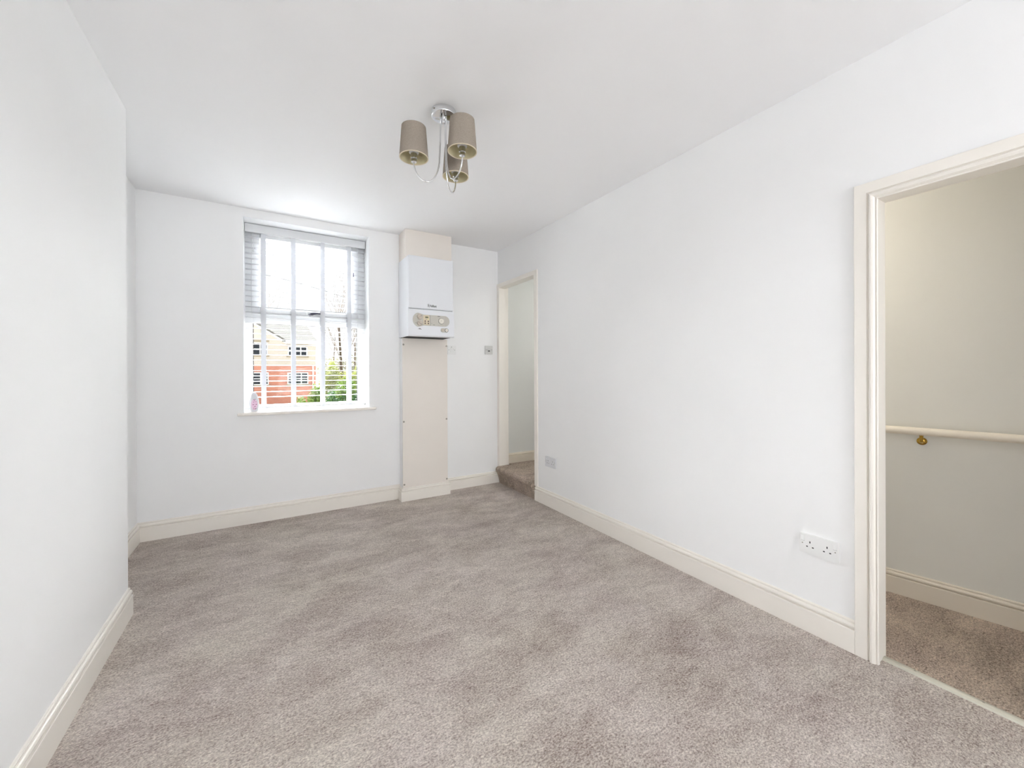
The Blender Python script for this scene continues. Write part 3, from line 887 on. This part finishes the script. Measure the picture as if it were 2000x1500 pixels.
# ---- sockets
def socket_double(name, yc, zc, label, pm='socket_white'):
    r = empty(name, (XR, yc, zc))
    tag(r, label, 'socket', 'double sockets on the long wall')
    fn = lambda u, v, d: (XR - d, yc - u, zc + v)
    pl = MB().prism(rrect(-0.073, 0.073, -0.043, 0.043, 0.006, 4), fn, 0.0, 0.0095).build('plate', pm, r, bevel=0.0022, seg=3)
    for cx in (-0.0315, 0.0315):
        for u, v, w_, h_ in ((0, 0.010, 0.0042, 0.0085), (-0.0111, -0.0105, 0.0068, 0.0045), (0.0111, -0.0105, 0.0068, 0.0045)):
            MB().prism([(cx + u - w_ / 2, v - h_ / 2), (cx + u + w_ / 2, v - h_ / 2), (cx + u + w_ / 2, v + h_ / 2), (cx + u - w_ / 2, v + h_ / 2)], fn, 0.0085, 0.0098).build('pin_hole', 'socket_hole', pl)
    for cx in (-0.0595, 0.0595):
        sw = MB().prism([(0.0095, 0.012), (0.0150, 0.012), (0.0118, 0.031), (0.0095, 0.031)], lambda u, v, d: (XR - u, yc - cx - d, zc + v), -0.0062, 0.0062).build('rocker_switch', pm, r, bevel=0.001)
        MB().prism([(cx - 0.006, 0.0098), (cx + 0.006, 0.0098), (cx + 0.006, 0.0118), (cx - 0.006, 0.0118)], fn, 0.009, 0.0097).build('switch_gap', 'ink', sw)
    for cx in (-0.0603, 0.0603):
        MB().prism(circle(cx, 0.0, 0.0026, 12), fn, 0.009, 0.0099).build('screw', 'steel', pl)
    return r
socket_double('double_socket', 0.787, 0.384, 'white double socket nearest the large doorway')
socket_double('double_socket', 2.719, 0.379, 'pale grey double socket beside the narrow corner doorway', 'socket_pale')

fnb = lambda cx, cz: (lambda u, v, d: (cx + u, YB - d, cz + v))
sp_ = empty('fused_switch', (1.514, YB, 1.364))
tag(sp_, 'pale square fused switch right beside the pipe boxing below the boiler', 'switch')
f = fnb(1.514, 1.364)
pl = MB().prism(rrect(-0.043, 0.043, -0.043, 0.043, 0.004, 3), f, 0.0, 0.0095).build('plate', 'socket_white', sp_, bevel=0.0018)
MB().prism(rrect(-0.012, 0.004, -0.022, 0.022, 0.002, 2), f, 0.008, 0.0135).build('rocker_switch', 'socket_white', sp_, bevel=0.001)
fh = MB().prism(rrect(0.009, 0.021, -0.016, 0.016, 0.002, 2), f, 0.008, 0.0115).build('fuse_holder', 'socket_white', sp_, bevel=0.001)
MB().prism(circle(0.015, 0.010, 0.002, 8), f, 0.0113, 0.0119).build('screw', 'steel', fh)
for cx in (-0.0303, 0.0303):
    MB().prism(circle(cx, 0.0, 0.003, 12), f, 0.009, 0.0102).build('screw', 'ink', pl)
MB().prism(rrect(-0.010, 0.002, 0.0265, 0.0305, 0.001, 2), f, 0.009, 0.0099).build('indicator', 'ink', pl)
fo = empty('outlet_plate', (1.9215, YB, 1.3735))
tag(fo, 'pale square outlet plate high up between the boiler and the corner doorway', 'outlet')
f = fnb(1.9215, 1.3735)
pl = MB().prism(rrect(-0.043, 0.043, -0.043, 0.043, 0.004, 3), f, 0.0, 0.0095).build('plate', 'socket_grey', fo, bevel=0.0018)
MB().prism(rrect(-0.017, 0.017, -0.019, 0.013, 0.008, 4), f, 0.008, 0.0120).build('raised_centre', 'socket_grey', fo, bevel=0.0015)
MB().prism([(0.011 * math.cos(t), -0.010 + 0.006 * math.sin(t)) for t in [2 * math.pi * k / 16 for k in range(16)]], f, 0.0118, 0.0128).build('cable_outlet', 'socket_hole', fo)
for cx in (-0.0303, 0.0303):
    MB().prism(circle(cx, 0.002, 0.0032, 12), f, 0.009, 0.0102).build('screw', 'ink', pl)

# ---- handrail on the landing
rail = empty('handrail', (2.73, 0.64, 0.84))
tag(rail, 'cream painted handrail on a brass bracket along the landing wall', 'handrail')
wn = Vector((0.185, 1.0, 0)).normalized()          # normal is (-y, x) of the wall direction
wd = Vector((-0.185, 1.0, 0)).normalized()         # along the wall, away from the camera
nn = Vector((-wd.y, wd.x, 0))                      # out of the wall, into the landing
base = Vector((hx(0.64), 0.64, 0))
rp = lambda s, o, z: tuple(base + wd * s + nn * o + Vector((0, 0, z)))
prof = [(0.048 + 0.0225 * math.cos(t), 0.846 + 0.0205 * math.sin(t)) for t in [2 * math.pi * k / 20 for k in range(20)]]
MB().prism([(o, max(z, 0.829)) for o, z in prof], lambda u, v, d: rp(d, u, v), -1.45, 1.3, True).build('rail', 'hall_trim', rail)
br = MB().lathe([(0.019, 0), (0.019, 0.003), (0.015, 0.006), (0.008, 0.009), (0, 0.010)], 24,
                Matrix.Translation(rp(0, 0.0, 0.795)) @ nn.to_track_quat('Z', 'Y').to_matrix().to_4x4()).build('wall_plate', 'brass', rail)
MB().tube([rp(0, 0.006, 0.795), rp(0, 0.034, 0.793), rp(0, 0.045, 0.799), rp(0, 0.048, 0.812), rp(0, 0.048, 0.831)], [0.0065, 0.006, 0.006, 0.006, 0.008], 12).build('bracket_arm', 'brass', rail)

# ================================================================== OUTSIDE
GZ = -3.2
mb = MB().box(-60, 80, YB + 1.0, 58, GZ - 0.2, GZ)  # out of sight below the sill, acts as an added reflector
tag(mb.build('ground_outside', 'bounce_ground'), 'unseen ground below the window made pale to bounce light indoors', 'ground', kind='structure')
mb = MB().box(-150, 250, 58, 232, GZ - 0.2, GZ)
tag(mb.build('ground_meadow', 'grass'), 'green meadow between the gardens and the hillside', 'ground', kind='structure')
# distant hillside
hm = MB()
n = 30
vs = []
for i in range(n + 1):
    x = -150 + 400 * i / n
    vs.append((x, 230, GZ)); vs.append((x, 300, 14.0 + 2.0 * math.sin(i * 0.9) + 1.2 * math.sin(i * 2.3 + 1)))
    vs.append((x, 420, GZ))
fs = []
for i in range(n):
    a = i * 3
    fs += [(a, a + 3, a + 4, a + 1), (a + 1, a + 4, a + 5, a + 2)]
hm.add(vs, fs, True)
tag(hm.build('far_hill', 'hill'), 'hazy grey green hillside far behind the bare tree', 'hill', kind='structure')

# ---- house opposite
HY = 42.0
ho = empty('brick_house', (0.5, HY, GZ))
tag(ho, 'cream rendered and red brick house with grey tiled roof outside the window', 'house')
HX0, HX1 = -6.0, 3.69
ZB, ZE = 1.77, 4.02
MB().box(HX0, HX1, HY, HY + 9, GZ, ZB).build('brick_wall', 'red_brick', ho)
MB().box(HX0, HX1, HY - 0.02, HY + 9, ZB, ZE).build('rendered_wall', 'render_cream', ho)
# gable front: apex further along to the side
GA = (-3.0, 6.68)
MB().prism([(HX0 - 0.9, ZE), (1.10, ZE), GA], lambda u, v, d: (u, d, v), HY - 0.02, HY + 6).build('gable_wall', 'render_cream', ho)
sl_ = (GA[1] - 4.02) / (1.10 - GA[0])
MB().prism([(GA[0], GA[1] + 0.02), (1.30, ZE - 0.10), (1.36, ZE + 0.06), (GA[0], GA[1] + 0.24)], lambda u, v, d: (u, d, v), HY - 0.12, HY + 6).build('gable_roof', 'roof_tile', ho)
MB().prism([(GA[0], GA[1] - 0.12), (1.24, ZE - 0.22), (1.30, ZE - 0.08), (GA[0], GA[1] + 0.03)], lambda u, v, d: (u, d, v), HY - 0.16, HY - 0.11).build('barge_board', 'house_white', ho)
# main roof, hipped at its end
rx = 2.63
MB().add([(1.0, HY - 0.3, 3.98), (HX1 + 0.2, HY - 0.3, 3.98), (rx, HY + 4.2, 7.0), (-2.4, HY + 4.2, 7.0), (HX1 + 0.2, HY + 9, 3.98), (-2.4, HY + 9, 3.98)],
         [(0, 1, 2, 3), (1, 4, 2), (4, 5, 3, 2), (0, 3, 5), (0, 5, 4, 1)]).build('main_roof', 'roof_tile', ho)
MB().box(1.2, HX1 + 0.22, HY - 0.38, HY - 0.28, 3.80, 3.98).build('fascia', 'house_white', ho)
MB().tube([(3.44, HY - 0.07, ZB), (3.44, HY - 0.07, -2.9)], 0.045, 8).build('downpipe', 'house_white', ho)
MB().tube([(1.2, HY - 0.42, 3.98), (HX1 + 0.22, HY - 0.42, 3.98)], 0.06, 8).build('gutter', 'house_white', ho)
def house_window(x0, x1, z0, z1, nl, lintel=True):
    t = 0.075
    f = MB()
    f.box(x0, x1, HY - 0.09, HY + 0.02, z0, z0 + t).box(x0, x1, HY - 0.09, HY + 0.02, z1 - t, z1)
    wl = (x1 - x0 - t) / nl
    for i in range(nl + 1):
        f.box(x0 + i * wl, x0 + i * wl + t, HY - 0.09, HY + 0.02, z0 + t, z1 - t)
    zm = (z0 + z1) / 2
    f.box(x0 + t, x1 - t, HY - 0.08, HY + 0.02, zm - 0.025, zm + 0.025)
    wf = f.build('window', 'house_white', ho)
    for i in range(nl):
        for a, b in ((z0 + t, zm - 0.025), (zm + 0.025, z1 - t)):
            MB().box(x0 + i * wl + t, x0 + (i + 1) * wl, HY - 0.05, HY - 0.03, a, b).build('pane', 'house_glass', wf)
    MB().box(x0 - 0.12, x1 + 0.12, HY - 0.16, HY + 0.01, z0 - 0.12, z0).build('sill', 'stone_sill', wf)
    if lintel:
        MB().box(x0 - 0.12, x1 + 0.12, HY - 0.07, HY + 0.01, z1 + 0.06, z1 + 0.22).build('lintel', 'stone_sill', wf)
house_window(-1.36, -0.20, 2.70, 3.84, 2)
house_window(-1.36, -0.14, 0.06, 1.18, 2, False)
house_window(1.38, 2.96, 2.68, 3.58, 3)
house_window(1.34, 3.04, 0.08, 1.16, 3, False)

# ---- bare trees
def bare_tree(name, label, base_, height, r0, seed, spread=0.5, forks=1, lean=0.0, depth=4, first=0.25):
    rnd = random.Random(seed)
    root = empty(name, base_)
    tag(root, label, 'tree', 'bare trees outside the window')
    tr, br_ = MB(), MB()
    def limb(p, d, L, r, lev):
        pts, rs = [p], [r]
        q = p.copy()
        k = 5 if lev == 0 else 3
        for i in range(k):
            d = (d + Vector((rnd.uniform(-1, 1), rnd.uniform(-1, 1), rnd.uniform(-0.2, 0.6))) * (0.022 if lev == 0 else 0.16)).normalized()
            q = q + d * (L / k)
            pts.append(q.copy())
            rs.append(r * (1 - 0.75 * (i + 1) / k) if lev else r * (1 - 0.6 * (i + 1) / k))
        (tr if lev == 0 else br_).tube(pts, rs, 7 if lev < 2 else 4, cap=False)
        if lev < depth:
            nb_ = 8 if lev == 0 else (4 if lev == 1 else 3)
            for i in range(nb_):
                t = rnd.uniform(first if lev == 0 else 0.25, 1.0)
                j = min(int(t * k), k - 1)
                pp = pts[j].lerp(pts[j + 1], t * k - j)
                a = rnd.uniform(0, 2 * math.pi)
                side = Vector((math.cos(a), math.sin(a), 0))
                nd = (d * (1 - spread) + side * spread + Vector((0, 0, 0.35))).normalized()
                limb(pp, nd, L * rnd.uniform(0.32, 0.55), max(0.008, rs[j] * 0.42), lev + 1)
    for k in range(forks):
        a = 2 * math.pi * k / max(1, forks) + 0.3
        limb(Vector(base_) + Vector((0.28 * k, 0.05 * k, 0)), Vector((lean + 0.03 * k, 0.0, 1)).normalized(), height * (1 - 0.06 * k), r0 * (1 - 0.2 * k), 0)
    tr.build('trunk', 'bark', root, fix=False)
    br_.build('branches', 'twig', root, fix=False)
    return root
bare_tree('bare_tree', 'twin trunked bare tree beyond the lime green shrubs', (5.45, 38, GZ), 9.0, 0.17, 3, 0.42, 2, -0.005, 4, 0.5)
bare_tree('bare_tree', 'slender bare tree between the house corner and the twin trunked tree', (6.9, 56, GZ), 9.0, 0.10, 9, 0.45, 1, 0.0, 4, 0.4)
bare_tree('bare_tree', 'bare tree whose twigs show at the edge of the pane furthest from the house', (7.35, 43, GZ), 7.4, 0.12, 14, 0.45, 1, 0.0, 4, 0.4)
bare_tree('bare_tree', 'tall bare tree whose twigs rise above the house roof', (-0.2, 62, GZ), 12.6, 0.15, 21, 0.55, 1, 0.0, 4, 0.5)

# ---- shrubs
def bush(name, label, c, rx_, ry_, rz_, nleaf, leaf, m, seed):
    r = np.random.default_rng(seed)
    d = r.normal(size=(nleaf, 3))
    d /= np.linalg.norm(d, axis=1)[:, None]
    lump = 1 + 0.16 * np.sin(d[:, 0] * 7 + seed) * np.sin(d[:, 2] * 6 + 2 * seed) + 0.12 * np.sin(d[:, 1] * 9 + d[:, 2] * 5)
    rad = (r.random(nleaf) ** 0.35) * lump
    p = d * rad[:, None] * np.array([rx_, ry_, rz_]) + np.array(c)
    a = r.normal(size=(nleaf, 3)); a /= np.linalg.norm(a, axis=1)[:, None]
    b = np.cross(a, r.normal(size=(nleaf, 3))); b /= np.linalg.norm(b, axis=1)[:, None]
    s = leaf * r.uniform(0.6, 1.3, nleaf)[:, None]
    V = np.stack([p - a * s, p + b * s * 0.5, p + a * s, p - b * s * 0.5], 1).reshape(-1, 3)
    root = empty(name, (c[0], c[1], GZ))
    tag(root, label, 'shrub', 'shrubs in the gardens outside')
    me = bpy.data.meshes.new('foliage')
    me.from_pydata([tuple(q) for q in (V - np.array([c[0], c[1], GZ]))], [], [tuple(range(4 * i, 4 * i + 4)) for i in range(nleaf)])
    me.materials.append(MATS[m])
    o = bpy.data.objects.new('foliage', me)
    COL.objects.link(o)
    o.parent = root
    st_ = MB()
    for k in range(5):
        t = 2 * math.pi * k / 5
        st_.tube([(c[0] + 0.1 * math.cos(t), c[1] + 0.1 * math.sin(t), GZ), (c[0] + 0.4 * rx_ * math.cos(t), c[1] + 0.4 * ry_ * math.sin(t), c[2] + 0.2 * rz_)], [0.05, 0.015], 5, cap=False)
    st_.build('stems', 'bark', root, fix=False)
    return root
bush('lime_shrub', 'lime green shrub beside the house corner', (4.3, 35.6, -0.4), 0.9, 0.9, 2.3, 5200, 0.10, 'leaf_lime', 1)
bush('lime_shrub', 'lime green shrub under the twin trunked tree', (6.35, 34.2, -0.3), 0.95, 0.9, 2.2, 5200, 0.10, 'leaf_lime', 2)
bush('grey_shrub', 'pale grey green thicket rising behind the lime shrubs', (9.6, 62.0, 0.6), 4.2, 2.0, 2.9, 6000, 0.16, 'leaf_grey', 3)
bush('green_shrub', 'mid green shrub in front of the house downpipe', (2.75, 30.0, -1.5), 0.62, 0.8, 1.75, 4200, 0.09, 'leaf_mid', 4)
bush('green_shrub', 'mid green shrub below the lime shrubs', (4.45, 29.0, -1.2), 0.85, 0.8, 1.9, 5000, 0.09, 'leaf_mid', 5)
bush('lime_shrub', 'lime green shrub between the other two lime shrubs', (5.25, 32.2, -0.9), 0.85, 0.8, 2.1, 5200, 0.10, 'leaf_lime', 11)
bush('green_shrub', 'mid green shrub standing furthest from the house', (6.35, 29.6, -1.3), 0.62, 0.7, 1.9, 5000, 0.09, 'leaf_mid', 12)
bush('green_shrub', 'mid green shrub between the two dark evergreens', (3.75, 26.8, -1.5), 0.6, 0.7, 1.8, 4200, 0.09, 'leaf_mid', 13)
bush('dark_evergreen', 'dark evergreen bush lowest in the window view', (3.0, 24.0, -1.8), 0.72, 0.8, 1.75, 5200, 0.08, 'leaf_dark', 6)
bush('dark_evergreen', 'dark evergreen bush at the low corner of the window view', (4.75, 25.5, -1.7), 0.75, 0.8, 1.7, 5200, 0.08, 'leaf_dark', 7)
bush('garden_bush', 'small green bush in front of the brick wall', (1.55, 26.5, -1.9), 0.6, 0.7, 1.55, 3800, 0.08, 'leaf_mid', 8)

# ---- overhead cable
f_c = lambda x: 6.35 - 0.155 * x - 0.017 * x * x
oc = empty('overhead_cable', (11.0, 25, GZ))
tag(oc, 'thin overhead cable sagging across the sky outside', 'cable')
MB().tube([(x, 25, f_c(x)) for x in [-6 + i for i in range(18)]], 0.012, 6).build('cable', 'cable', oc)
MB().tube([(11.0, 25, GZ), (11.0, 25, f_c(11) + 0.3)], [0.12, 0.09], 10).build('pole', 'bark', oc)
